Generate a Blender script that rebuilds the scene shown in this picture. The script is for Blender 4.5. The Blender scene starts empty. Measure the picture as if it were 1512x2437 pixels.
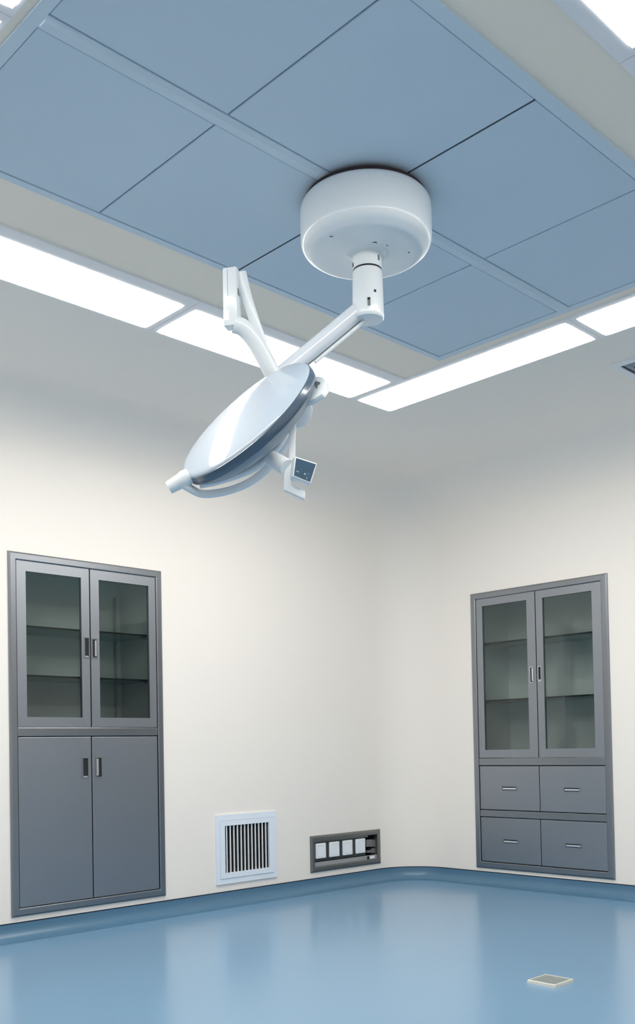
import bpy, bmesh, math, random
from mathutils import Vector, Matrix

# ------------------------------------------------------------------ basics
SC = bpy.context.scene
COL = SC.collection
PI = math.pi
H = 2.669                       # ceiling height
CAMP = Vector((-5.1446, -4.4145, 0.9))

# ------------------------------------------------------------------ materials
def srgb(r, g, b):
    f = lambda c: (c/255)/12.92 if c/255 <= 0.04045 else ((c/255+0.055)/1.055)**2.4
    return (f(r), f(g), f(b), 1.0)

def principled(name, color, rough=0.5, metal=0.0, spec=0.5, coat=0.0, coat_rough=0.1, noise=None, bump=None):
    m = bpy.data.materials.new(name); m.use_nodes = True
    nt = m.node_tree; b = nt.nodes['Principled BSDF']
    b.inputs['Base Color'].default_value = color
    b.inputs['Roughness'].default_value = rough
    b.inputs['Metallic'].default_value = metal
    b.inputs['Specular IOR Level'].default_value = spec
    b.inputs['Coat Weight'].default_value = coat
    b.inputs['Coat Roughness'].default_value = coat_rough
    tc = nt.nodes.new('ShaderNodeTexCoord')
    if noise:                    # (scale vector, amount): gentle colour variation of the surface itself
        sc, amt = noise
        mp = nt.nodes.new('ShaderNodeMapping'); mp.inputs['Scale'].default_value = sc
        nz = nt.nodes.new('ShaderNodeTexNoise'); nz.inputs['Scale'].default_value = 1.0; nz.inputs['Detail'].default_value = 3.0
        mx = nt.nodes.new('ShaderNodeMix'); mx.data_type = 'RGBA'
        mx.inputs['A'].default_value = tuple(c*(1-amt) for c in color[:3]) + (1,)
        mx.inputs['B'].default_value = tuple(min(1, c*(1+amt)) for c in color[:3]) + (1,)
        nt.links.new(tc.outputs['Object'], mp.inputs['Vector'])
        nt.links.new(mp.outputs['Vector'], nz.inputs['Vector'])
        nt.links.new(nz.outputs['Fac'], mx.inputs['Factor'])
        nt.links.new(mx.outputs['Result'], b.inputs['Base Color'])
    if bump:                     # (scale vector, strength, distance)
        sc, st, di = bump
        mp = nt.nodes.new('ShaderNodeMapping'); mp.inputs['Scale'].default_value = sc
        nz = nt.nodes.new('ShaderNodeTexNoise'); nz.inputs['Scale'].default_value = 1.0; nz.inputs['Detail'].default_value = 2.0
        bp = nt.nodes.new('ShaderNodeBump'); bp.inputs['Strength'].default_value = st; bp.inputs['Distance'].default_value = di
        nt.links.new(tc.outputs['Object'], mp.inputs['Vector'])
        nt.links.new(mp.outputs['Vector'], nz.inputs['Vector'])
        nt.links.new(nz.outputs['Fac'], bp.inputs['Height'])
        nt.links.new(bp.outputs['Normal'], b.inputs['Normal'])
    return m

def emitter(name, color, strength):
    m = bpy.data.materials.new(name); m.use_nodes = True
    nt = m.node_tree; nt.nodes.clear()
    e = nt.nodes.new('ShaderNodeEmission'); e.inputs['Color'].default_value = color; e.inputs['Strength'].default_value = strength
    o = nt.nodes.new('ShaderNodeOutputMaterial'); nt.links.new(e.outputs[0], o.inputs[0])
    return m

def glass(name, tint, refl=1.0, rough=0.02):
    m = bpy.data.materials.new(name); m.use_nodes = True
    nt = m.node_tree; nt.nodes.clear()
    t = nt.nodes.new('ShaderNodeBsdfTransparent'); t.inputs['Color'].default_value = tint
    g = nt.nodes.new('ShaderNodeBsdfGlossy'); g.inputs['Roughness'].default_value = rough; g.inputs['Color'].default_value = (refl, refl, refl, 1)
    f = nt.nodes.new('ShaderNodeFresnel'); f.inputs['IOR'].default_value = 1.33
    mx = nt.nodes.new('ShaderNodeMixShader'); o = nt.nodes.new('ShaderNodeOutputMaterial')
    nt.links.new(f.outputs[0], mx.inputs[0]); nt.links.new(t.outputs[0], mx.inputs[1]); nt.links.new(g.outputs[0], mx.inputs[2])
    nt.links.new(mx.outputs[0], o.inputs[0])
    return m

def lin(r, g, b): return (r, g, b, 1.0)

M = {}
M['wall'] = principled('wall_enamel', lin(0.908, 0.862, 0.806), 0.55, spec=0.3, noise=((0.6, 0.6, 0.6), 0.012))
M['ceiling'] = principled('ceiling_enamel', lin(0.95, 0.855, 0.745), 0.55, spec=0.3, noise=((0.8, 0.8, 0.8), 0.015))
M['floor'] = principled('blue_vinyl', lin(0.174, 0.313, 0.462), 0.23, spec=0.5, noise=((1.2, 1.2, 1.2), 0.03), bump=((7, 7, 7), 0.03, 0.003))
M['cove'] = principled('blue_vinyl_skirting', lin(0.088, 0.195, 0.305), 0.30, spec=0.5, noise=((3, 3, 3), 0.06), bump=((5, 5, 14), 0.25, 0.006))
M['bead'] = principled('dark_sealant', lin(0.012, 0.022, 0.04), 0.5)
M['screen'] = principled('blue_fabric_screen', lin(0.59, 0.70, 0.80), 0.75, spec=0.15, noise=((1.3, 1.3, 1.3), 0.06))
M['screen_frame'] = principled('blue_aluminium_frame', lin(0.62, 0.73, 0.82), 0.5, spec=0.3)
M['groove'] = principled('groove_blue', lin(0.47, 0.575, 0.67), 0.8, spec=0.1)  # backing colour, darker than the panels, seen in the gaps between them
M['joint'] = principled('dark_joint', lin(0.10, 0.13, 0.16), 0.8, spec=0.1)
M['light_frame'] = principled('light_frame_aluminium', lin(0.88, 0.87, 0.89), 0.4, spec=0.5)
M['lamp'] = emitter('light_diffuser_glow', (1.0, 0.955, 0.895, 1), 15.8)
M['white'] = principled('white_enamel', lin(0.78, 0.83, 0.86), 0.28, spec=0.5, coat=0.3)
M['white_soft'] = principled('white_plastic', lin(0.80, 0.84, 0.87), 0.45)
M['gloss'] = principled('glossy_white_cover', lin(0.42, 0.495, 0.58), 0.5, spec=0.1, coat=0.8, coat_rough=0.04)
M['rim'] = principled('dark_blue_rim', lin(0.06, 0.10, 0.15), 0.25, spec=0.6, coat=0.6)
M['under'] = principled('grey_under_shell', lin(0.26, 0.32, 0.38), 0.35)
M['black'] = principled('black_gap', lin(0.008, 0.008, 0.010), 0.6)
M['maroon'] = principled('dark_maroon_gasket', lin(0.03, 0.014, 0.02), 0.6)
M['ink'] = principled('grey_ink', lin(0.16, 0.19, 0.20), 0.6)
M['chrome'] = principled('polished_steel', lin(0.78, 0.82, 0.87), 0.22, metal=0.75)
M['arm'] = principled('satin_white_arm', lin(0.72, 0.77, 0.83), 0.2, spec=0.6, coat=0.8)
M['display'] = principled('display_glass', lin(0.045, 0.10, 0.16), 0.12, spec=0.6)
M['display_mark'] = principled('display_marks', lin(0.35, 0.48, 0.58), 0.4)
M['steel'] = principled('brushed_steel', lin(0.30, 0.32, 0.345), 0.34, metal=1.0, noise=((60, 60, 1.2), 0.05), bump=((160, 160, 2), 0.04, 0.001))
M['steel_door'] = principled('brushed_steel_door', lin(0.345, 0.37, 0.405), 0.42, metal=1.0, noise=((1.8, 1.8, 1.0), 0.07), bump=((140, 140, 2), 0.04, 0.001))
M['steel_dark'] = principled('steel_interior', lin(0.76, 0.78, 0.77), 0.5, metal=0.2)
M['handle'] = principled('handle_steel', lin(0.50, 0.52, 0.54), 0.25, metal=1.0)
M['glass'] = glass('cabinet_glass', lin(0.84, 0.875, 0.87), 1.0)
M['shelf'] = principled('green_glass_shelf', lin(0.22, 0.33, 0.30), 0.15, spec=0.6)
M['shelf_edge'] = principled('dark_glass_edge', lin(0.008, 0.014, 0.013), 0.3)
M['vent'] = principled('pale_blue_vent_enamel', lin(0.80, 0.87, 0.95), 0.4, spec=0.4)
M['slat'] = principled('vent_slat_enamel', lin(0.90, 0.92, 0.93), 0.4)
M['dark'] = principled('dark_cavity', lin(0.014, 0.015, 0.018), 0.8)
M['box_steel'] = principled('grey_panel_steel', lin(0.20, 0.205, 0.20), 0.35, metal=0.7)
M['box_back'] = principled('dark_panel_back', lin(0.045, 0.05, 0.055), 0.5)
M['box_ledge'] = principled('light_panel_ledge', lin(0.34, 0.34, 0.34), 0.45)
M['block'] = principled('grey_terminal_block', lin(0.17, 0.165, 0.17), 0.5)
M['socket'] = principled('white_socket', lin(0.88, 0.91, 0.94), 0.35)
M['brass'] = principled('cream_metal_rim', lin(0.74, 0.73, 0.66), 0.3, spec=0.6)
M['grid'] = principled('grey_drain_grid', lin(0.22, 0.27, 0.26), 0.4)
M['diffuser_metal'] = principled('diffuser_metal', lin(0.24, 0.28, 0.34), 0.45)
M['door'] = principled('added_door_enamel', lin(0.07, 0.075, 0.085), 0.4)

# ------------------------------------------------------------------ mesh helpers
def mkobj(name, bm, mats, parent=None, smooth=False, angle=40):
    """link a bmesh as ONE mesh object (world coordinates; parent at its own place)."""
    bmesh.ops.recalc_face_normals(bm, faces=bm.faces[:])
    me = bpy.data.meshes.new(name); bm.to_mesh(me); bm.free()
    if not isinstance(mats, (list, tuple)): mats = [mats]
    for m in mats: me.materials.append(m)
    if smooth:
        for p in me.polygons: p.use_smooth = True
        me.set_sharp_from_angle(angle=math.radians(angle))
    o = bpy.data.objects.new(name, me); COL.objects.link(o)
    if parent is not None:
        o.parent = parent
        o.matrix_parent_inverse = Matrix.Identity(4)
    return o

def struct(name, bm, mats, smooth=False, angle=40):
    o = mkobj(name, bm, mats, None, smooth, angle); o['kind'] = 'structure'; return o

def thing(name, label, cat, loc=(0, 0, 0), rot=None, group=None):
    o = bpy.data.objects.new(name, None); COL.objects.link(o)
    o.empty_display_size = 0.05
    o.location = loc
    if rot is not None: o.rotation_euler = rot
    o['label'] = label; o['category'] = cat
    if group: o['group'] = group
    return o

def box(bm, x0, x1, y0, y1, z0, z1, bev=0.0, mi=0, seg=2):
    x0, x1 = min(x0, x1), max(x0, x1); y0, y1 = min(y0, y1), max(y0, y1); z0, z1 = min(z0, z1), max(z0, z1)
    vs = [bm.verts.new((x, y, z)) for z in (z0, z1) for y in (y0, y1) for x in (x0, x1)]
    F = [(0, 2, 3, 1), (4, 5, 7, 6), (0, 1, 5, 4), (2, 6, 7, 3), (0, 4, 6, 2), (1, 3, 7, 5)]
    fs = [bm.faces.new([vs[i] for i in f]) for f in F]
    for f in fs: f.material_index = mi
    if bev > 0:
        es = list({e for f in fs for e in f.edges})
        r = bmesh.ops.bevel(bm, geom=es, offset=bev, segments=seg, affect='EDGES', profile=0.5)
        for f in r['faces']: f.material_index = mi
    return vs

def prism(bm, pts, ext, bev=0.0, mi=0):
    """polygon (list of Vectors) extruded by the vector ext."""
    ext = Vector(ext)
    a = [bm.verts.new(Vector(p)) for p in pts]; b = [bm.verts.new(Vector(p)+ext) for p in pts]
    n = len(a); fs = [bm.faces.new(a), bm.faces.new(list(reversed(b)))]
    for i in range(n): fs.append(bm.faces.new([a[i], b[i], b[(i+1) % n], a[(i+1) % n]]))
    for f in fs: f.material_index = mi
    if bev > 0:
        es = list({e for f in fs for e in f.edges})
        r = bmesh.ops.bevel(bm, geom=es, offset=bev, segments=2, affect='EDGES', profile=0.5)
        for f in r['faces']: f.material_index = mi

def frame_axes(d):
    d = Vector(d).normalized()
    a = Vector((0, 0, 1)) if abs(d.z) < 0.9 else Vector((1, 0, 0))
    s = d.cross(a).normalized(); return s, d.cross(s).normalized()

def lathe(bm, prof, O=(0, 0, 0), ax=(0, 0, 1), seg=64, mi=0, cap=True):
    """profile [(radius, height)] turned about the axis ax through O."""
    O = Vector(O); ax = Vector(ax).normalized(); s, t = frame_axes(ax)
    rings = []
    for r, h in prof:
        if r < 1e-6: rings.append([bm.verts.new(O+ax*h)])
        else: rings.append([bm.verts.new(O+ax*h+(s*math.cos(2*PI*k/seg)+t*math.sin(2*PI*k/seg))*r) for k in range(seg)])
    for A, B in zip(rings[:-1], rings[1:]):
        for k in range(seg):
            k2 = (k+1) % seg
            if len(A) == 1 and len(B) == 1: continue
            if len(A) == 1: f = bm.faces.new([A[0], B[k], B[k2]])
            elif len(B) == 1: f = bm.faces.new([A[k], B[0], A[k2]])
            else: f = bm.faces.new([A[k], B[k], B[k2], A[k2]])
            f.material_index = mi
    if cap:
        for R in (rings[0], rings[-1]):
            if len(R) > 2:
                f = bm.faces.new(R); f.material_index = mi

def smooth_path(pts, n=6):
    """Catmull-Rom through the points."""
    P = [Vector(p) for p in pts]
    if len(P) < 3: return P
    P = [P[0]*2-P[1]] + P + [P[-1]*2-P[-2]]
    out = []
    for i in range(1, len(P)-2):
        for k in range(n):
            t = k/n; a, b, c, d = P[i-1], P[i], P[i+1], P[i+2]
            out.append(0.5*((2*b)+(c-a)*t+(2*a-5*b+4*c-d)*t*t+(3*b-a-3*c+d)*t**3))
    out.append(P[-2]); return out

def tube(bm, pts, r, seg=16, flat=(1, 1), side=None, mi=0, smooth=True, r_end=None):
    """swept round (or flattened) bar along pts; side = fixed direction of the first cross axis."""
    P = smooth_path(pts) if smooth else [Vector(p) for p in pts]
    rings = []; s = None; n = len(P)
    for i, p in enumerate(P):
        d = (P[min(i+1, n-1)]-P[max(i-1, 0)]).normalized()
        if side is not None: s = (Vector(side)-d*Vector(side).dot(d)).normalized()
        elif s is None: s, _ = frame_axes(d)
        else: s = (s-d*s.dot(d)).normalized()
        t = d.cross(s)
        rr = r if r_end is None else r+(r_end-r)*i/(n-1)
        rings.append([bm.verts.new(p+(s*math.cos(2*PI*k/seg)*flat[0]+t*math.sin(2*PI*k/seg)*flat[1])*rr) for k in range(seg)])
    for A, B in zip(rings[:-1], rings[1:]):
        for k in range(seg):
            f = bm.faces.new([A[k], B[k], B[(k+1) % seg], A[(k+1) % seg]]); f.material_index = mi
    for R in (rings[0], rings[-1]):
        f = bm.faces.new(R); f.material_index = mi

def plate_with_holes(bm, us, vs, holes, to3, thick):
    """closed slab over the grid us x vs with the rectangular holes left open; to3(u, v, w)."""
    U = sorted(set([us[0], us[1]]+[h[0] for h in holes]+[h[1] for h in holes]))
    V = sorted(set([vs[0], vs[1]]+[h[2] for h in holes]+[h[3] for h in holes]))
    def solid(i, j):
        if i < 0 or j < 0 or i >= len(U)-1 or j >= len(V)-1: return False
        cu, cv = (U[i]+U[i+1])/2, (V[j]+V[j+1])/2
        return not any(h[0] < cu < h[1] and h[2] < cv < h[3] for h in holes)
    cache = {}
    def vt(i, j, w):
        k = (i, j, w)
        if k not in cache: cache[k] = bm.verts.new(to3(U[i], V[j], thick if w else 0.0))
        return cache[k]
    for i in range(len(U)-1):
        for j in range(len(V)-1):
            if not solid(i, j): continue
            for w in (0, 1): bm.faces.new([vt(i, j, w), vt(i+1, j, w), vt(i+1, j+1, w), vt(i, j+1, w)])
            if not solid(i-1, j): bm.faces.new([vt(i, j, 0), vt(i, j+1, 0), vt(i, j+1, 1), vt(i, j, 1)])
            if not solid(i+1, j): bm.faces.new([vt(i+1, j, 0), vt(i+1, j+1, 0), vt(i+1, j+1, 1), vt(i+1, j, 1)])
            if not solid(i, j-1): bm.faces.new([vt(i, j, 0), vt(i+1, j, 0), vt(i+1, j, 1), vt(i, j, 1)])
            if not solid(i, j+1): bm.faces.new([vt(i, j+1, 0), vt(i+1, j+1, 0), vt(i+1, j+1, 1), vt(i, j+1, 1)])

def sweep(bm, prof, path, closed_prof=False, mi=0, mis=None):
    """profile [(out from wall, z)] along path [(point xy, inward normal xy)]."""
    rings = []
    for (p, nrm) in path:
        rings.append([bm.verts.new((p[0]+nrm[0]*a, p[1]+nrm[1]*a, z)) for a, z in prof])
    m = len(prof)
    for A, B in zip(rings[:-1], rings[1:]):
        for k in range(m if closed_prof else m-1):
            f = bm.faces.new([A[k], B[k], B[(k+1) % m], A[(k+1) % m]])
            f.material_index = mis[k] if mis else mi
    if closed_prof:
        for R in (rings[0], rings[-1]): bm.faces.new(R)

# ------------------------------------------------------------------ room shell
XW, YW = -6.3, -5.35            # walls behind the camera
RC = 0.32                       # rounded vertical corner
RV = 0.30                       # coved wall-to-ceiling joint
T = 0.45                        # wall thickness

bm = bmesh.new(); box(bm, XW-0.1, T, YW-0.1, T, -0.08, 0.0); struct('floor', bm, M['floor'])

holes_l = [(-2.925, -2.062, 0.128, 1.871), (-1.640, -1.289, 0.183, 0.468), (-0.925, -0.325, 0.144, 0.324)]
holes_r = [(-1.5425, -0.593, 0.123, 1.8675)]
cove = [(RV*(1-math.cos(a)), H-RV+RV*math.sin(a)) for a in [k*PI/2/12 for k in range(13)]]
cove_solid = cove + [(RV, H+0.03), (-0.05, H+0.03), (-0.05, H-RV)]
arc = [((-RC+RC*math.sin(a), -RC+RC*math.cos(a)), (-math.sin(a), -math.cos(a))) for a in [k*PI/2/20 for k in range(21)]]

bm = bmesh.new()
plate_with_holes(bm, (XW-0.1, -RC), (-0.08, H-RV), holes_l, lambda u, v, w: (u, w, v), T)
sweep(bm, cove_solid, [((XW, 0), (0, -1)), ((-RC, 0), (0, -1))], True)
struct('wall_left', bm, M['wall'], True, 30)
bm = bmesh.new()
plate_with_holes(bm, (YW-0.1, -RC), (-0.08, H-RV), holes_r, lambda u, v, w: (w, u, v), T)
sweep(bm, cove_solid, [((0, -RC), (-1, 0)), ((0, YW), (-1, 0))], True)
struct('wall_right', bm, M['wall'], True, 30)
bm = bmesh.new()
sweep(bm, [(0, -0.08)]+cove+[(RV, H+0.03), (-0.05, H+0.03), (-0.05, -0.08)], arc, True)
struct('wall_corner', bm, M['wall'], True, 30)
bm = bmesh.new(); box(bm, XW-0.1, T, YW-0.1, YW, 0, H); struct('wall_back', bm, M['wall'])
bm = bmesh.new(); box(bm, XW-0.1, XW, YW, 0, 0, H); struct('wall_entrance', bm, M['wall'])

bm = bmesh.new(); box(bm, XW-0.1, T, YW-0.1, T, H, H+0.08)
box(bm, -4.06, -1.60, -3.21, -1.40, H-0.0009, H+0.001, mi=1)   # warmer panels inside the ring of lights
struct('ceiling', bm, [M['wall'], M['ceiling']])

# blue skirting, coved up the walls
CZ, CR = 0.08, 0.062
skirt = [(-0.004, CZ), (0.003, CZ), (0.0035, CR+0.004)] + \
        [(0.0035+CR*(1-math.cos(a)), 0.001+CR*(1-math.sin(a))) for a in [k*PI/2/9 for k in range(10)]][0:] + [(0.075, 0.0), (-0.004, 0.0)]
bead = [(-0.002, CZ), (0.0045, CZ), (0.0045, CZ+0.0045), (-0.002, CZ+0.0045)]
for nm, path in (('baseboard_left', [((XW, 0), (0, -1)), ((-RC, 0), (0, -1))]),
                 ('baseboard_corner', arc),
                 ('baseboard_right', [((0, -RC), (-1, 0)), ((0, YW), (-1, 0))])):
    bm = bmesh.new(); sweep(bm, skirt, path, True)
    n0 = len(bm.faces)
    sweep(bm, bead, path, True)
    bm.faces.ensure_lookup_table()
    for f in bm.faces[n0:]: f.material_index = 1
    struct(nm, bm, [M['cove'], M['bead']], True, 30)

# unseen dark grey sliding door, added so the cabinet steel reflects something dark
bm = bmesh.new(); box(bm, -0.045, -0.002, -4.30, -2.45, 0.006, 2.10, 0.006); struct('added_door_1', bm, M['door'])

# ------------------------------------------------------------------ ceiling lights
YO, YI, XO, XI = -1.0654, -1.3403, -1.3238, -1.5682
LABELS = {
 'a': 'long white ceiling light above the left cabinet, cut by the left edge of the photo',
 'b': 'white ceiling light directly behind the surgical lamp arms',
 'c': 'long white ceiling light nearest the far room corner, to the right of the surgical lamp',
 'd': 'white ceiling light above the drawer cabinet, second from the far corner on the right',
 'e': 'white ceiling light at the top right corner of the photo',
 'f': 'white ceiling light just outside the photo beyond its top right corner',
 'g': 'white ceiling light at the top left corner of the photo',
 'h': 'white ceiling light overhead outside the photo beyond its top left corner'}
def ceiling_light(key, x0, x1, y0, y1, mx0, mx1, my0, my1):
    """glowing rectangle x0..x1, y0..y1; frame margins on each side."""
    t = thing('ceiling_light', LABELS[key], 'ceiling light', ((x0+x1)/2, (y0+y1)/2, H), group='recessed lights around the ceiling screen')
    cx, cy = (x0+x1)/2, (y0+y1)/2
    bm = bmesh.new()
    plate_with_holes(bm, (x0-mx0-cx, x1+mx1-cx), (y0-my0-cy, y1+my1-cy), [(x0-cx, x1-cx, y0-cy, y1-cy)], lambda u, v, w: (u, v, -0.008+w), 0.008)
    mkobj('light_frame', bm, M['light_frame'], t)
    bm = bmesh.new()             # rounded-corner diffuser pane
    r = 0.022; pts = []
    hx, hy = (x1-x0)/2, (y1-y0)/2
    for qx, qy, a0 in ((1, 1, 0), (-1, 1, 90), (-1, -1, 180), (1, -1, 270)):
        for k in range(6):
            a = math.radians(a0+k*18); pts.append(Vector((qx*(hx-r)+r*math.cos(a), qy*(hy-r)+r*math.sin(a), -0.0095)))
    prism(bm, pts, (0, 0, 0.0085))
    mkobj('light_diffuser', bm, M['lamp'], t)
    return t
S, G = 0.012, 0.026
ceiling_light('a', -4.03, -2.850, YI, YO, G, G, 0.066, S)
ceiling_light('b', -2.796, -1.624, YI, YO, G, 0.027, 0.066, S)
ceiling_light('c', XI, XO, -2.267, -1.067, 0.0275, S, G, S)
ceiling_light('d', XI, XO, -3.518, -2.318, 0.0275, S, S, 0.024)
YJ, YP = -3.254, -3.529
ceiling_light('e', -4.03, -2.858, YP, YJ, G, G, S, 0.05)
ceiling_light('f', -2.804, -1.632, YP, YJ, 0.026, G, S, 0.05)
XQ, XP = -4.070, -4.314
ceiling_light('g', XP, XQ, -3.518, -2.316, S, 0.013, S, G)
ceiling_light('h', XP, XQ, -2.262, -1.065, S, 0.013, G, S)

# ------------------------------------------------------------------ blue laminar-flow ceiling screen
BX0, BX1, BY0, BY1 = -4.033, -1.655, -3.018, -1.662
SY0, SY1 = -2.357, -2.305       # central rail
XS = [-4.0, -3.452, -2.872, -2.262, -1.69]
ls = thing('airflow_screen', 'large blue panelled airflow screen on the ceiling around the lamp mount', 'ceiling panel', (-2.868, -2.34, H))
o0 = Vector((-2.868, -2.34, H))
bm = bmesh.new()
hz = [(XS[0]-o0.x, XS[-1]-o0.x, BY0+0.04-o0.y, SY0-o0.y), (XS[0]-o0.x, XS[-1]-o0.x, SY1-o0.y, BY1-0.028-o0.y)]
plate_with_holes(bm, (BX0-o0.x, BX1-o0.x), (BY0-o0.y, BY1-o0.y), hz, lambda u, v, w: (u, v, -0.010+w), 0.010)
mkobj('screen_frame', bm, M['screen_frame'], ls)
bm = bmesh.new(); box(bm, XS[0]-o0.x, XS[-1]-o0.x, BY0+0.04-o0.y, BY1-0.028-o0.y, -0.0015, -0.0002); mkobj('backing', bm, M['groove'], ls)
bm = bmesh.new(); box(bm, -0.0045, 0.0005, BY0+0.04-o0.y, SY0-o0.y, -0.0070, -0.0012); mkobj('joint', bm, M['joint'], ls)
bm = bmesh.new(); box(bm, -0.0045, 0.0005, SY1-o0.y, BY1-0.028-o0.y, -0.0070, -0.0012); mkobj('joint', bm, M['joint'], ls)
bm = bmesh.new()
prism(bm, [Vector((XS[0]-o0.x, SY0-o0.y+0.006, -0.010)), Vector((XS[0]-o0.x, SY1-o0.y-0.006, -0.010)), Vector((XS[0]-o0.x, SY1-o0.y-0.016, -0.017)), Vector((XS[0]-o0.x, SY0-o0.y+0.016, -0.017))], (XS[-1]-XS[0], 0, 0))
mkobj('centre_rail', bm, M['screen_frame'], ls)
for (y0, y1) in ((BY0+0.04, SY0), (SY1, BY1-0.028)):
    for i in range(4):
        bm = bmesh.new()
        g0 = g1 = 0.0035
        box(bm, XS[i]+g0-o0.x, XS[i+1]-g1-o0.x, y0+0.004-o0.y, y1-0.004-o0.y, -0.0085, -0.002, 0.0025)
        mkobj('screen_panel', bm, M['screen'], ls)

# ------------------------------------------------------------------ ceiling diffuser at the right edge
dx, dy = -0.735, -2.405
t = thing('ceiling_vent', 'grey ceiling air vent cut off by the right edge of the photo', 'vent', (dx, dy, H))
bm = bmesh.new(); plate_with_holes(bm, (-0.255, 0.255), (-0.255, 0.255), [(-0.222, 0.222, -0.222, 0.222)], lambda u, v, w: (u, v, -0.009+w), 0.009)
mkobj('vent_frame', bm, M['white_soft'], t)
bm = bmesh.new(); box(bm, -0.222, 0.222, -0.222, 0.222, -0.002, -0.0004); mkobj('vent_back', bm, M['dark'], t)
for k in range(4):
    a = 0.212-k*0.05; b = a-0.034
    bm = bmesh.new()
    for s1, s2 in ((0, 1), (1, 2), (2, 3), (3, 0)):
        c = [(-1, -1), (1, -1), (1, 1), (-1, 1)]
        p = [(c[s1][0]*a, c[s1][1]*a, -0.003), (c[s2][0]*a, c[s2][1]*a, -0.003), (c[s2][0]*b, c[s2][1]*b, -0.014), (c[s1][0]*b, c[s1][1]*b, -0.014)]
        v = [bm.verts.new(q) for q in p] + [bm.verts.new((q[0], q[1], q[2]+0.002)) for q in p]
        bm.faces.new(v[:4]); bm.faces.new(v[7:3:-1])
        for i in range(4): bm.faces.new([v[i], v[(i+1) % 4], v[4+(i+1) % 4], v[4+i]])
    mkobj('vent_ring', bm, M['diffuser_metal'], t)

# ------------------------------------------------------------------ built-in cabinets
# local: x to the right along the wall, y into the wall, z up; the wall face is y = 0
def flange(bm, x0, x1, z0, z1, w, out=0.014, bev=0.010, back=0.02):
    """mitred outer frame with a sloping outer lip."""
    O = [(x0, z0), (x1, z0), (x1, z1), (x0, z1)]
    def inset(d): return [(x0+d, z0+d), (x1-d, z0+d), (x1-d, z1-d), (x0+d, z1-d)]
    loops = [([(x, z) for x, z in O], -0.0005), (inset(0.002), -out*0.55), (inset(bev), -out), (inset(w-0.004), -out), (inset(w), -out+0.004), (inset(w), back)]
    rings = [[bm.verts.new((x, y, z)) for x, z in L] for L, y in loops]
    for A, B in zip(rings[:-1], rings[1:]):
        for k in range(4): bm.faces.new([A[k], A[(k+1) % 4], B[(k+1) % 4], B[k]])
    A, B = rings[-1], rings[0]
    for k in range(4): bm.faces.new([A[k], A[(k+1) % 4], B[(k+1) % 4], B[k]])

def carcass(bm, x0, x1, z0, z1, depth, t=0.006):
    box(bm, x0, x1, depth-t, depth, z0, z1)
    box(bm, x0, x0+t, 0.001, depth-t, z0, z1); box(bm, x1-t, x1, 0.001, depth-t, z0, z1)
    box(bm, x0+t, x1-t, 0.001, depth-t, z0, z0+t); box(bm, x0+t, x1-t, 0.001, depth-t, z1-t, z1)

def pull(name, x0, x1, z0, z1, y, parent, lip_left, light=True):
    """recessed finger pull: raised rim, flat dark plate coloured as a shaded well and a bright lip on one side."""
    bm = bmesh.new(); r = 0.006
    plate_with_holes(bm, (x0, x1), (z0, z1), [(x0+r, x1-r, z0+r, z1-r)], lambda u, v, w: (u, y-0.0035+w, v), 0.0045)
    box(bm, x0+r, x1-r, y-0.0004, y+0.0005, z0+r, z1-r, mi=1)  # flat plate, its dark colour stands in for the well's shade
    w = (x1-x0-2*r)
    a = x0+r+0.001 if lip_left else x1-r-w*0.42
    if light: box(bm, a, a+w*0.40, y-0.0028, y-0.0004, z0+r+0.006, z1-r-0.004, mi=2)
    else: box(bm, x0+r+0.002, x1-r-0.002, y-0.0028, y-0.0004, z0+r, z0+r+0.006, mi=2)
    return mkobj(name, bm, [M['handle'], M['dark'], M['chrome']], parent)

def glass_door(parent, x0, x1, z0, z1, gx0, gx1, gz0, gz1, hx, lip_left, light, y=-0.006):
    bm = bmesh.new()
    plate_with_holes(bm, (x0, x1), (z0, z1), [(gx0, gx1, gz0, gz1)], lambda u, v, w: (u, y+w, v), 0.020)
    es = [e for e in bm.edges if all(abs(v.co.y-y) < 1e-6 for v in e.verts) and len(e.link_faces) == 2 and abs(e.link_faces[0].normal.dot(e.link_faces[1].normal)) < 0.5]
    d = mkobj('glass_door', bm, M['steel_door'], parent)
    bm = bmesh.new(); box(bm, gx0, gx1, y+0.008, y+0.012, gz0, gz1); p = mkobj('glass_pane', bm, M['glass'], d)
    hz0, hz1, a, b = hx
    pull('handle', a, b, hz0, hz1, y, d, lip_left, light)
    return d

# ---- left cabinet: glass doors over steel doors
cl = thing('medical_cabinet', 'built-in steel cabinet with glass doors over two plain steel doors', 'cabinet', (-2.4935, 0, 0))
bm = bmesh.new(); flange(bm, -0.4500, 0.4500, 0.110, 1.889, 0.040); mkobj('frame', bm, M['steel'], cl)
bm = bmesh.new(); carcass(bm, -0.425, 0.425, 0.135, 1.864, 0.37); mkobj('carcass', bm, M['steel_dark'], cl)
bm = bmesh.new(); box(bm, -0.4095, 0.4095, -0.009, 0.012, 0.984, 1.027, 0.003); box(bm, -0.415, 0.415, 0.014, 0.36, 0.998, 1.004); mkobj('divider', bm, M['steel'], cl)
glass_door(cl, -0.4065, -0.0035, 1.030, 1.848, -0.357, -0.050, 1.079, 1.798, (1.385, 1.494, -0.039, -0.0045), True, False)
glass_door(cl, 0.0035, 0.4100-0.0025, 1.030, 1.848, 0.054, 0.3635, 1.079, 1.798, (1.385, 1.490, 0.0055, 0.0415), False, True)
for x0, x1, h, lip, li in ((-0.4065, -0.0025, (-0.0585, -0.0185), True, False), (0.0025, 0.4075, (0.0195, 0.0605), True, True)):
    bm = bmesh.new(); box(bm, x0, x1, -0.006, 0.014, 0.153, 0.980, 0.0025); d = mkobj('steel_door', bm, M['steel_door'], cl)
    pull('handle', h[0], h[1], 0.767, 0.876, -0.006, d, lip, li)
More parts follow.
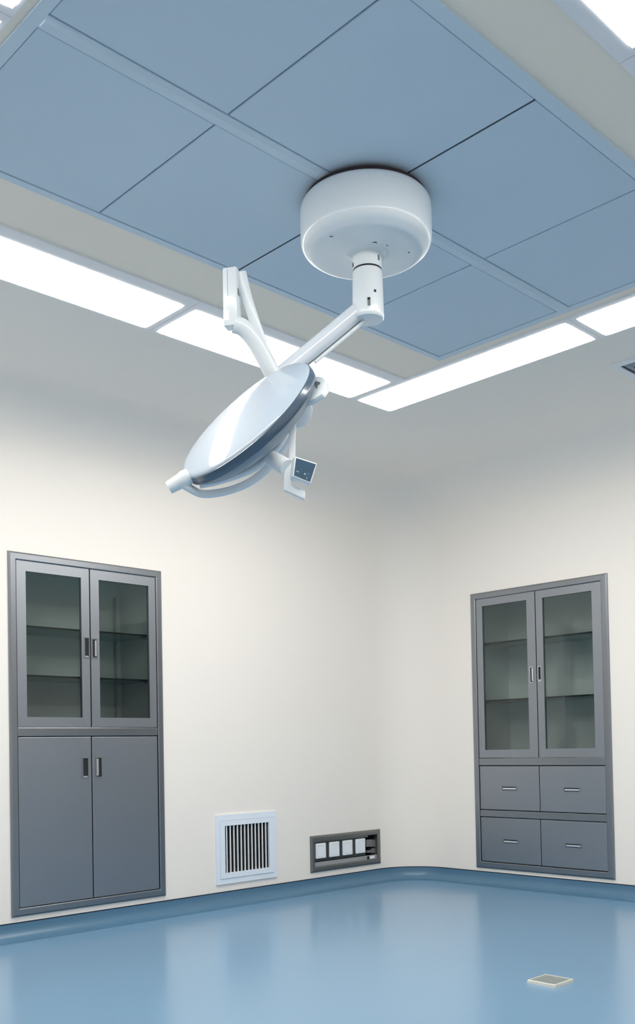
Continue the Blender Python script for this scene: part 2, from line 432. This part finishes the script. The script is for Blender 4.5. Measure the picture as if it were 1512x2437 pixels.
for z in (1.533, 1.287):
    bm = bmesh.new(); box(bm, -0.416, 0.416, 0.05, 0.36, z-0.004, z+0.004); sh = mkobj('glass_shelf', bm, M['shelf'], cl)
    bm = bmesh.new(); box(bm, -0.416, 0.416, 0.046, 0.0498, z-0.005, z+0.005); mkobj('shelf_edge', bm, M['shelf_edge'], sh)
    for x in (-0.418, 0.385):
        bm = bmesh.new(); box(bm, x, x+0.03, 0.09, 0.12, z-0.016, z-0.0045, 0.002); mkobj('shelf_bracket', bm, M['chrome'], sh)
bm = bmesh.new(); box(bm, 0.372, 0.378, 0.342, 0.363, 1.04, 1.78); mkobj('shelf_rail', bm, M['handle'], cl)

# ---- right cabinet: glass doors over four drawers
cr = thing('drawer_cabinet', 'built-in steel cabinet with glass doors over four drawers', 'cabinet', (0, -1.0676, 0), (0, 0, -PI/2))
bm = bmesh.new(); flange(bm, -0.4930, 0.4930, 0.105, 1.8855, 0.042); mkobj('frame', bm, M['steel'], cr)
bm = bmesh.new(); carcass(bm, -0.468, 0.468, 0.130, 1.8605, 0.37); mkobj('carcass', bm, M['steel_dark'], cr)
bm = bmesh.new(); box(bm, -0.4505, 0.4505, -0.009, 0.012, 0.766, 0.812, 0.003); box(bm, -0.455, 0.455, 0.014, 0.36, 0.785, 0.792); mkobj('divider', bm, M['steel'], cr)
bm = bmesh.new(); box(bm, -0.4505, 0.4505, -0.009, 0.012, 0.437, 0.480, 0.003); mkobj('divider', bm, M['steel'], cr)
glass_door(cr, -0.4485, -0.0030, 0.816, 1.842, -0.401, -0.064, 0.866, 1.795, (1.277, 1.377, -0.050, -0.022), False, True)
glass_door(cr, 0.0030, 0.4485, 0.816, 1.842, 0.051, 0.388, 0.868, 1.795, (1.282, 1.377, 0.009, 0.036), True, False)
for z0, z1, hz in ((0.484, 0.762, 0.622), (0.151, 0.433, 0.288)):
    for x0, x1, hx in ((-0.4485, -0.0020, -0.223), (0.0020, 0.4485, 0.224)):
        bm = bmesh.new(); box(bm, x0, x1, -0.006, 0.014, z0, z1, 0.0025)
        d = mkobj('drawer', bm, M['steel_door'], cr)
        bm = bmesh.new()
        plate_with_holes(bm, (hx-0.056, hx+0.056), (hz-0.016, hz+0.014), [(hx-0.051, hx+0.051, hz-0.012, hz+0.010)], lambda u, v, w: (u, -0.0085+w, v), 0.0035)
        box(bm, hx-0.051, hx+0.051, -0.0064, -0.0055, hz-0.012, hz+0.010, mi=1)
        box(bm, hx-0.046, hx+0.051, -0.0125, -0.0064, hz-0.008, hz+0.003, 0.002, mi=2)
        mkobj('pull_handle', bm, [M['steel_door'], M['dark'], M['chrome']], d)
for z in (1.556, 1.183):
    bm = bmesh.new(); box(bm, -0.459, 0.459, 0.05, 0.36, z-0.004, z+0.004); sh = mkobj('glass_shelf', bm, M['shelf'], cr)
    bm = bmesh.new(); box(bm, -0.459, 0.459, 0.046, 0.0498, z-0.006, z+0.006); mkobj('shelf_edge', bm, M['shelf_edge'], sh)
    for x in (-0.461, 0.43):
        bm = bmesh.new(); box(bm, x, x+0.03, 0.09, 0.12, z-0.016, z-0.0045, 0.002); mkobj('shelf_bracket', bm, M['chrome'], sh)

# ------------------------------------------------------------------ return-air vent
vx, vz = -1.4645, 0.326
tv = thing('wall_vent', 'pale blue square vent grille with upright slats low on the left wall', 'vent', (vx, 0, vz))
bm = bmesh.new()
hw, hh = 0.2305, 0.199
plate_with_holes(bm, (-hw, hw), (-hh, hh), [(-0.204, 0.204, -0.168, 0.166)], lambda u, v, w: (u, -0.009+w, v), 0.0085)
mkobj('outer_frame', bm, M['vent'], tv)
bm = bmesh.new()
plate_with_holes(bm, (-0.2025, 0.2025), (-0.1665, 0.1645), [(-0.1685, 0.1685, -0.136, 0.135)], lambda u, v, w: (u, -0.013+w, v), 0.0125)
mkobj('inner_frame', bm, M['vent'], tv)
bm = bmesh.new()
box(bm, -0.172, 0.172, 0.115, 0.120, -0.139, 0.139); box(bm, -0.172, -0.169, 0.001, 0.115, -0.139, 0.139); box(bm, 0.169, 0.172, 0.001, 0.115, -0.139, 0.139)
box(bm, -0.169, 0.169, 0.001, 0.115, -0.139, -0.1365); box(bm, -0.169, 0.169, 0.001, 0.115, 0.1355, 0.139)
mkobj('duct', bm, M['dark'], tv)
for k in range(12):
    x = -0.155+k*0.0272
    bm = bmesh.new()
    prism(bm, [Vector((x, -0.008, -0.136)), Vector((x+0.0068, -0.008, -0.136)), Vector((x+0.0060, -0.003, -0.136)), Vector((x+0.0042, 0.003, -0.136)), Vector((x+0.0026, 0.003, -0.136))], (0, 0, 0.271))
    mkobj('slat', bm, M['slat'], tv)

# ------------------------------------------------------------------ electrical outlet panel
sx, sz = -0.6249, 0.2339
to = thing('outlet_panel', 'grey steel outlet panel with four white sockets low on the left wall', 'outlet panel', (sx, 0, sz))
bm = bmesh.new(); flange(bm, -0.3246, 0.3246, -0.1146, 0.1146, 0.034, 0.013, 0.012, 0.02)
mkobj('frame', bm, M['box_steel'], to)
bm = bmesh.new(); carcass(bm, -0.298, 0.298, -0.088, 0.088, 0.09, 0.004); mkobj('recess_box', bm, M['box_back'], to)
bm = bmesh.new(); box(bm, -0.290, 0.290, -0.004, 0.016, -0.0805, -0.054, 0.002); mkobj('ledge', bm, M['box_ledge'], to)
bm = bmesh.new(); box(bm, -0.290, 0.215, 0.004, 0.03, 0.068, 0.083, 0.002); mkobj('top_rail', bm, M['box_steel'], to)
bm = bmesh.new(); box(bm, -0.290, 0.19, 0.006, 0.02, -0.050, 0.066, 0.002); mkobj('socket_plate', bm, M['box_back'], to)
for k in range(4):
    x = -0.2325+k*0.1215
    bm = bmesh.new(); box(bm, x-0.0435, x+0.0435, -0.008, 0.006, -0.031, 0.064, 0.004)
    s = mkobj('socket', bm, M['socket'], to)
    bm = bmesh.new(); plate_with_holes(bm, (x-0.033, x+0.033), (-0.020, 0.053), [(x-0.029, x+0.029, -0.016, 0.049)], lambda u, v, w: (u, -0.0092+w, v), 0.0015)
    mkobj('socket_rim', bm, M['white_soft'], s)
bm = bmesh.new(); box(bm, 0.195, 0.250, 0.0, 0.04, 0.004, 0.050, 0.002); box(bm, 0.250, 0.292, 0.010, 0.04, -0.002, 0.046, 0.002); mkobj('terminal_block', bm, M['block'], to)
bm = bmesh.new(); box(bm, 0.205, 0.255, 0.004, 0.04, -0.036, -0.022, 0.002); box(bm, 0.255, 0.292, 0.014, 0.05, -0.045, -0.012, 0.002); mkobj('terminal_block', bm, M['block'], to)
bm = bmesh.new(); box(bm, 0.192, 0.214, -0.0065, -0.004, -0.076, -0.058); mkobj('switch', bm, M['dark'], to)
bm = bmesh.new(); box(bm, 0.216, 0.262, -0.0075, -0.004, -0.076, -0.058, 0.001); mkobj('label_plate', bm, M['socket'], to)

# ------------------------------------------------------------------ floor drain / floor box
fx, fy = -1.962, -2.368
td = thing('floor_outlet', 'small square grey floor outlet cover with pale metal rim on the blue floor', 'floor outlet', (fx, fy, 0))
bm = bmesh.new()
O = [(-0.064, -0.062), (0.064, -0.062), (0.064, 0.062), (-0.064, 0.062)]
rings = []
for s, z in ((1.0, 0.0), (0.98, 0.009), (0.95, 0.012), (0.89, 0.012), (0.875, 0.006)):
    rings.append([bm.verts.new((x*s, y*s, z)) for x, y in O])
for A, B in zip(rings[:-1], rings[1:]):
    for k in range(4): bm.faces.new([A[k], A[(k+1) % 4], B[(k+1) % 4], B[k]])
bm.faces.new(rings[0])
mkobj('rim', bm, M['brass'], td)
bm = bmesh.new(); box(bm, -0.0555, 0.0555, -0.0535, 0.0535, 0.004, 0.0095); mkobj('cover', bm, M['grid'], td)
for k in range(5):
    bm = bmesh.new(); y = -0.036+k*0.018; box(bm, -0.048, 0.048, y-0.002, y+0.002, 0.0095, 0.0105); mkobj('rib', bm, M['box_ledge'], td)

# ------------------------------------------------------------------ surgical light
RX, RY = -2.868, -2.335
root = Vector((RX, RY, H))
sl = thing('surgical_light', 'white surgical lamp hanging from a round ceiling canopy on jointed arms', 'surgical lamp', root)
def part(name, bm, mat, smooth=True, angle=40, parent=sl):
    for v in bm.verts: v.co -= root
    return mkobj(name, bm, mat, parent, smooth, angle)
V = Vector
bm = bmesh.new(); lathe(bm, [(0.196, H-0.0305), (0.196, H-0.0185)], (RX, RY, 0)); part('mounting_ring', bm, M['maroon'])
ZT, ZB = 2.6385, 2.478
bm = bmesh.new()
prof = [(0.0, ZT), (0.196, ZT), (0.2035, ZT-0.003), (0.209, ZT-0.012), (0.2105, ZT-0.03), (0.2105, ZB+0.048)]
prof += [(0.2105-0.034*(1-math.cos(a)), ZB+0.048-0.040*math.sin(a)) for a in [math.radians(10*k) for k in range(1, 8)]]
prof += [(0.183, ZB+0.006), (0.172, ZB+0.002), (0.150, ZB), (0.075, ZB), (0.060, ZB-0.004), (0.0525, ZB-0.012), (0.0, ZB-0.012)]
lathe(bm, prof, (RX, RY, 0), seg=96); canopy = part('canopy', bm, M['white'], True, 60)
CX, CY = RX-0.004, RY-0.006
F2 = V((0.6961, 0.7175, 0)).normalized(); R2 = V((0.7179, -0.6958, 0)).normalized()
def onc(ang, rad, z):            # point round the column; ang = degrees right of the side facing the door
    a = math.radians(ang); d = -F2*math.cos(a)+R2*math.sin(a)
    return V((CX, CY, 0))+d*rad+V((0, 0, z))
bm = bmesh.new(); lathe(bm, [(0.0465, ZB-0.008), (0.0465, 2.424), (0.0, 2.424)], (CX, CY, 0)); collar = part('collar', bm, M['white'])
bm = bmesh.new(); lathe(bm, [(0.0445, 2.424), (0.0445, 2.4185)], (CX, CY, 0)); part('collar_gap', bm, M['black'])
bm = bmesh.new()
lathe(bm, [(0.0, 2.4185), (0.0455, 2.4185), (0.048, 2.413), (0.050, 2.30), (0.0505, 2.272), (0.0495, 2.266), (0.047, 2.2625), (0.0445, 2.262), (0.0, 2.262)], (CX, CY, 0))
column = part('column', bm, M['white'])
def chip(ang, rad, z, w, h, mat, name, parent, t=0.0012):
    bm = bmesh.new(); c = onc(ang, rad, z); n = (c-V((CX, CY, z))).normalized(); s = n.cross(V((0, 0, 1)))
    prism(bm, [c+s*w/2-V((0, 0, h/2))-n*0.002, c-s*w/2-V((0, 0, h/2))-n*0.002, c-s*w/2+V((0, 0, h/2))-n*0.002, c+s*w/2+V((0, 0, h/2))-n*0.002], n*(0.002+t))
    return part(name, bm, mat, False, parent=parent)
chip(48, 0.0465, 2.449, 0.008, 0.016, M['ink'], 'slot', collar)
chip(-78, 0.0465, 2.437, 0.008, 0.012, M['black'], 'slot', collar)
chip(24, 0.0495, 2.336, 0.007, 0.008, M['black'], 'slot', column)
chip(0, 0.0502, 2.300, 0.009, 0.026, M['ink'], 'slot', column)
chip(0, 0.0508, 2.309, 0.009, 0.008, M['black'], 'slot', column)
# faint printed marks under the canopy
for (a, b, pts) in ((0.022, -0.075, [(-0.010, -0.002), (0.004, -0.006), (0.009, 0.006), (0.000, 0.002)]), (0.062, -0.055, [(-0.004, -0.006), (0.001, -0.004), (0.005, 0.007), (0.001, 0.003)]),
                    (0.135, -0.010, [(-0.002, -0.004), (0.003, -0.003), (0.001, 0.006), (-0.003, 0.002)]), (-0.115, -0.115, [(-0.006, -0.001), (0.004, -0.002), (0.006, 0.002), (-0.003, 0.002)])):
    bm = bmesh.new(); c = V((RX, RY, ZB-0.0006))+R2*a+F2*b
    prism(bm, [c+R2*x+F2*y for x, y in pts], (0, 0, 0.0010)); part('printed_mark', bm, M['ink'], False, parent=canopy)

# lamp head frame: u along its long axis in view, n out of the cover, v the third axis
LO = V((-3.3449, -2.2912, 1.8418))
U_ = V((0.4499, -0.6520, 0.6103)).normalized(); N_ = V((-0.7825, 0.0417, 0.6213)); N_ = (N_-U_*N_.dot(U_)).normalized(); V_ = N_.cross(U_).normalized()
if V_.dot(V((0.43, 0.757, 0.491))) < 0: V_ = -V_
def L(u, v, n): return LO+U_*u+V_*v+N_*n
DC = L(0, 0.066, 0)
RD = 0.243
bm = bmesh.new()
lathe(bm, [(0.0, 0.0190), (0.03, 0.0187), (0.06, 0.0178), (0.09, 0.0163), (0.12, 0.0142), (0.15, 0.0115), (0.18, 0.0082), (0.205, 0.0049), (0.222, 0.0020), (0.232, -0.0005), (0.2385, -0.004), (0.240, -0.007), (0.0, -0.008)], DC, N_, 96)
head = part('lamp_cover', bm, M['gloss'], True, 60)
bm = bmesh.new()
lathe(bm, [(0.2385, -0.0065), (RD, -0.009), (RD+0.001, -0.020), (RD-0.001, -0.034), (0.236, -0.038), (0.0, -0.038)], DC, N_, 96); part('lamp_rim', bm, M['rim'], True, 50)
bm = bmesh.new()
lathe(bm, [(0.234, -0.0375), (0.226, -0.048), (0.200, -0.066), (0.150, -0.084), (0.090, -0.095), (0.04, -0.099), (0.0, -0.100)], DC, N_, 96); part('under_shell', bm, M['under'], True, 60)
# bail yoke below the head
bail = [(-0.258, 0, 0.000), (-0.252, 0, -0.028), (-0.228, 0, -0.075), (-0.153, 0, -0.121), (-0.071, 0, -0.141), (0.019, 0, -0.131), (0.088, 0, -0.104), (0.128, 0, -0.080)]
bm = bmesh.new(); tube(bm, [L(*q) for q in bail], 0.0125, flat=(1.5, 0.95), side=V_); part('yoke', bm, M['white_soft'])
inner = [(-0.222, -0.01, -0.042), (-0.165, -0.015, -0.072), (-0.068, -0.02, -0.108), (0.024, -0.02, -0.108), (0.098, -0.01, -0.082), (0.130, -0.005, -0.070)]
bm = bmesh.new(); tube(bm, [L(*q) for q in inner], 0.0105, flat=(1.2, 1.0), side=V_); part('yoke_rail', bm, M['white_soft'])
bm = bmesh.new(); lathe(bm, [(0.0, -0.030), (0.022, -0.028), (0.0245, -0.010), (0.0215, 0.004), (0.0195, 0.038), (0.0185, 0.044), (0.0, 0.045)], L(-0.252, 0.0, 0.0), -U_+N_*0.2, 32); part('pivot_cap', bm, M['white_soft'])
bm = bmesh.new(); prism(bm, [L(*q) for q in [(0.140, -0.02, -0.050), (0.175, -0.02, -0.070), (0.172, -0.02, -0.092), (0.150, -0.02, -0.112), (0.122, -0.02, -0.118), (0.098, -0.02, -0.104)]], V_*0.055, 0.006); part('yoke_block', bm, M['white_soft'])
bm = bmesh.new()
pl = [(0.205, 0.130), (0.232, 0.099), (0.245, 0.060), (0.249, 0.010), (0.246, -0.035), (0.230, -0.085), (0.210, -0.103), (0.185, -0.088), (0.148, -0.045), (0.150, 0.090)]
prism(bm, [L(u, v, -0.052) for u, v in pl], N_*-0.016, 0.003); jp = part('joint_plate', bm, M['white'])
bm = bmesh.new(); prism(bm, [L(u, v, -0.0515) for u, v in [(0.2235, 0.066), (0.2330, -0.012), (0.2265, -0.022), (0.2225, -0.012), (0.2130, -0.038), (0.2155, -0.008)]], N_*0.0008); part('emblem', bm, M['ink'], False, parent=jp)
# arms
J = V((-3.1052, -2.1695, 2.0701))
bm = bmesh.new(); tube(bm, [J, L(0.190, 0.200, -0.058), L(0.200, 0.10, -0.066), L(0.196, 0.02, -0.066)], 0.017); part('joint_link', bm, M['white'])
bm = bmesh.new(); lathe(bm, [(0.0, -0.027)]+[(0.027*math.cos(math.radians(a)), 0.027*math.sin(math.radians(a))) for a in range(-75, 76, 15)]+[(0.0, 0.027)], J, (0, 0, 1), 32); part('arm_joint', bm, M['white'])
A0 = V((CX, CY, 2.318)); A0 = A0+(J-A0)*0.10
bm = bmesh.new(); tube(bm, [A0, A0.lerp(J, 0.5), J], 0.0275, seg=28, smooth=False); part('upper_arm', bm, M['arm'])
dA = (J-A0).normalized(); dn = V((0, 0, -1)); dn = (dn-dA*dn.dot(dA)).normalized()
bm = bmesh.new(); tube(bm, [A0+dn*0.036+dA*0.01, J+dn*0.036-dA*0.12], 0.006, smooth=False); part('cable_rail', bm, M['white_soft'])
bm = bmesh.new(); tube(bm, [A0+dn*0.0275+dA*0.02, J+dn*0.0275-dA*0.05], 0.0035, smooth=False); part('arm_seam', bm, M['ink'])
side_t = dA.cross(dn)
bm = bmesh.new(); tube(bm, [A0+dn*-0.018-side_t*0.020-dA*0.005, J+dn*-0.018-side_t*0.020-dA*0.14], 0.0065, smooth=False); part('cable_rail', bm, M['white_soft'])
HT, HB = V((-3.2479, -2.1255, 2.3805)), V((-3.2473, -2.1199, 2.2016))
# upright arm housing: box turned so that two faces show
a = math.radians(-14); hx = R2*math.cos(a)+F2*math.sin(a); hy = V((0, 0, 1)).cross(hx)
hc = V((HB.x, HB.y, 0))
bm = bmesh.new(); base = [hc-hx*0.026-hy*0.022, hc+hx*0.020-hy*0.022, hc+hx*0.020+hy*0.022, hc-hx*0.026+hy*0.022]
prism(bm, [p+V((0, 0, 2.2005)) for p in base], (0, 0, 0.182), 0.005); hub = part('arm_housing', bm, M['white'], True, 30)
bm = bmesh.new(); prism(bm, [hc-hx*0.0215-hy*0.0226+V((0, 0, 2.217)), hc-hx*0.0060-hy*0.0226+V((0, 0, 2.217)), hc-hx*0.0060-hy*0.0226+V((0, 0, 2.249)), hc-hx*0.0215-hy*0.0226+V((0, 0, 2.249))], hy*0.0012); part('label_sticker', bm, M['slat'], False, parent=hub)
bm = bmesh.new(); prism(bm, [hc-hx*0.0100-hy*0.0223+V((0, 0, 2.293)), hc-hx*0.0090-hy*0.0223+V((0, 0, 2.293)), hc-hx*0.0090-hy*0.0223+V((0, 0, 2.376)), hc-hx*0.0100-hy*0.0223+V((0, 0, 2.376))], hy*0.0008); part('seam', bm, M['ink'], False, parent=hub)
bm = bmesh.new(); prism(bm, [hc+hx*0.0198-hy*0.014+V((0, 0, 2.297)), hc+hx*0.0198+hy*0.004+V((0, 0, 2.297)), hc+hx*0.0198-hy*0.004+V((0, 0, 2.318)), hc+hx*0.0198-hy*0.014+V((0, 0, 2.318))], hx*0.0008); part('slot', bm, M['ink'], False, parent=hub)
bm = bmesh.new(); tube(bm, [V((-3.2475, -2.1215, 2.212)), V((-3.2220, -2.1365, 2.203)), V((-3.1900, -2.1480, 2.172)), V((-3.1580, -2.1560, 2.126)), V((-3.1150, -2.1660, 2.055))], 0.0265, seg=24, flat=(1.0, 1.0)); part('spring_arm', bm, M['white'])
bm = bmesh.new(); tube(bm, [V((-3.2290, -2.1390, 2.374)), V((-3.2140, -2.1450, 2.305)), V((-3.1930, -2.1530, 2.235)), V((-3.1650, -2.1590, 2.165))], 0.0125, seg=16, flat=(0.7, 1.3), side=F2); part('arm_strut', bm, M['white'])
# control unit under the yoke
KA, KB = V((-3.3122, -2.3607, 1.7261)), V((-3.3080, -2.4192, 1.6886))
bm = bmesh.new(); tube(bm, [KA, KB], 0.0235, seg=28, smooth=False); part('handle_knob', bm, M['white_soft'])
bm = bmesh.new(); c1, c2 = V((-3.2638, -2.3984, 1.8600)), V((-3.2750, -2.4030, 1.7100))
s1 = R2*0.0095; s2 = F2*0.008
prism(bm, [c2-s1-s2, c2+s1-s2, c2+s1+s2, c2-s1+s2], c1-c2, 0.002); part('hanger_bar', bm, M['white_soft'])
M00, M10, M11, M01 = V((-3.3107, -2.4590, 1.7063)), V((-3.2608, -2.4860, 1.6921)), V((-3.2724, -2.4730, 1.6432)), V((-3.3147, -2.4534, 1.6586))
mn = (M10-M00).cross(M01-M00).normalized()
if mn.dot(CAMP-M00) < 0: mn = -mn
mw = (M10-M00).normalized(); mh = (M01-M00).normalized()
bm = bmesh.new(); e = 0.004
prism(bm, [M00-mw*e-mh*e, M10+mw*e-mh*e, M11+mw*e+mh*e, M01-mw*e+mh*e], mn*-0.040, 0.003); mon = part('control_unit', bm, M['white_soft'], True, 30)
bm = bmesh.new(); prism(bm, [M00-mn*0.001, M10-mn*0.001, M11-mn*0.001, M01-mn*0.001], mn*0.002); part('display', bm, M['display'], False, parent=mon)
for (a, b, w, h) in ((0.10, 0.70, 0.16, 0.05), (0.55, 0.66, 0.09, 0.09), (0.32, 0.55, 0.05, 0.04), (0.76, 0.60, 0.04, 0.05), (0.74, 0.82, 0.04, 0.12)):
    def bl(a, b): return M00.lerp(M10, a).lerp(M01.lerp(M11, a), b)+mn*0.0009
    bm = bmesh.new(); prism(bm, [bl(a, b), bl(a+w, b), bl(a+w, b+h), bl(a, b+h)], mn*0.0006); part('display_icon', bm, M['display_mark'], False, parent=mon)
br = [(-3.3073, -2.4209, 1.7157), (-3.2895, -2.4379, 1.7082), (-3.2961, -2.4300, 1.6682), (-3.2994, -2.4259, 1.6400), (-3.2713, -2.4525, 1.6227), (-3.2721, -2.4509, 1.5992), (-3.3154, -2.4099, 1.6275), (-3.3147, -2.4120, 1.6687)]
bm = bmesh.new(); prism(bm, [V(q) for q in br], V((-0.6961, -0.7175, 0.0))*-0.022, 0.002); part('handle_bracket', bm, M['white_soft'], True, 30)

# ------------------------------------------------------------------ world, camera, view
w = bpy.data.worlds.new('room_world'); SC.world = w; w.use_nodes = True
w.node_tree.nodes['Background'].inputs['Color'].default_value = (0.02, 0.02, 0.02, 1)
cam = bpy.data.cameras.new('camera'); co = bpy.data.objects.new('camera', cam); COL.objects.link(co); SC.camera = co
cam.sensor_fit = 'VERTICAL'; cam.sensor_height = 36.0
FPX, PPY = 2312.3957, 1721.506
cam.lens = FPX/2437*36.0
cam.shift_y = (PPY-1218.5)/2437
cam.clip_start = 0.02
yaw, pit, rol = math.radians(45.8675), math.radians(1.447), math.radians(-1.0988)
Fv = V((math.cos(yaw)*math.cos(pit), math.sin(yaw)*math.cos(pit), math.sin(pit)))
Rv = V((math.sin(yaw), -math.cos(yaw), 0)); Uv = Rv.cross(Fv)
Ra = Rv*math.cos(rol)+Uv*math.sin(rol); Ua = -Rv*math.sin(rol)+Uv*math.cos(rol)
m = Matrix((Ra, Ua, -Fv)).transposed().to_4x4(); m.translation = CAMP
co.matrix_world = m
SC.view_settings.view_transform = 'Standard'; SC.view_settings.look = 'None'
SC.view_settings.gamma = 1.0; SC.view_settings.use_curve_mapping = False
SC.view_settings.exposure = 0.0
SC.cycles.max_bounces = 16; SC.cycles.diffuse_bounces = 12; SC.cycles.glossy_bounces = 6; SC.cycles.transparent_max_bounces = 12
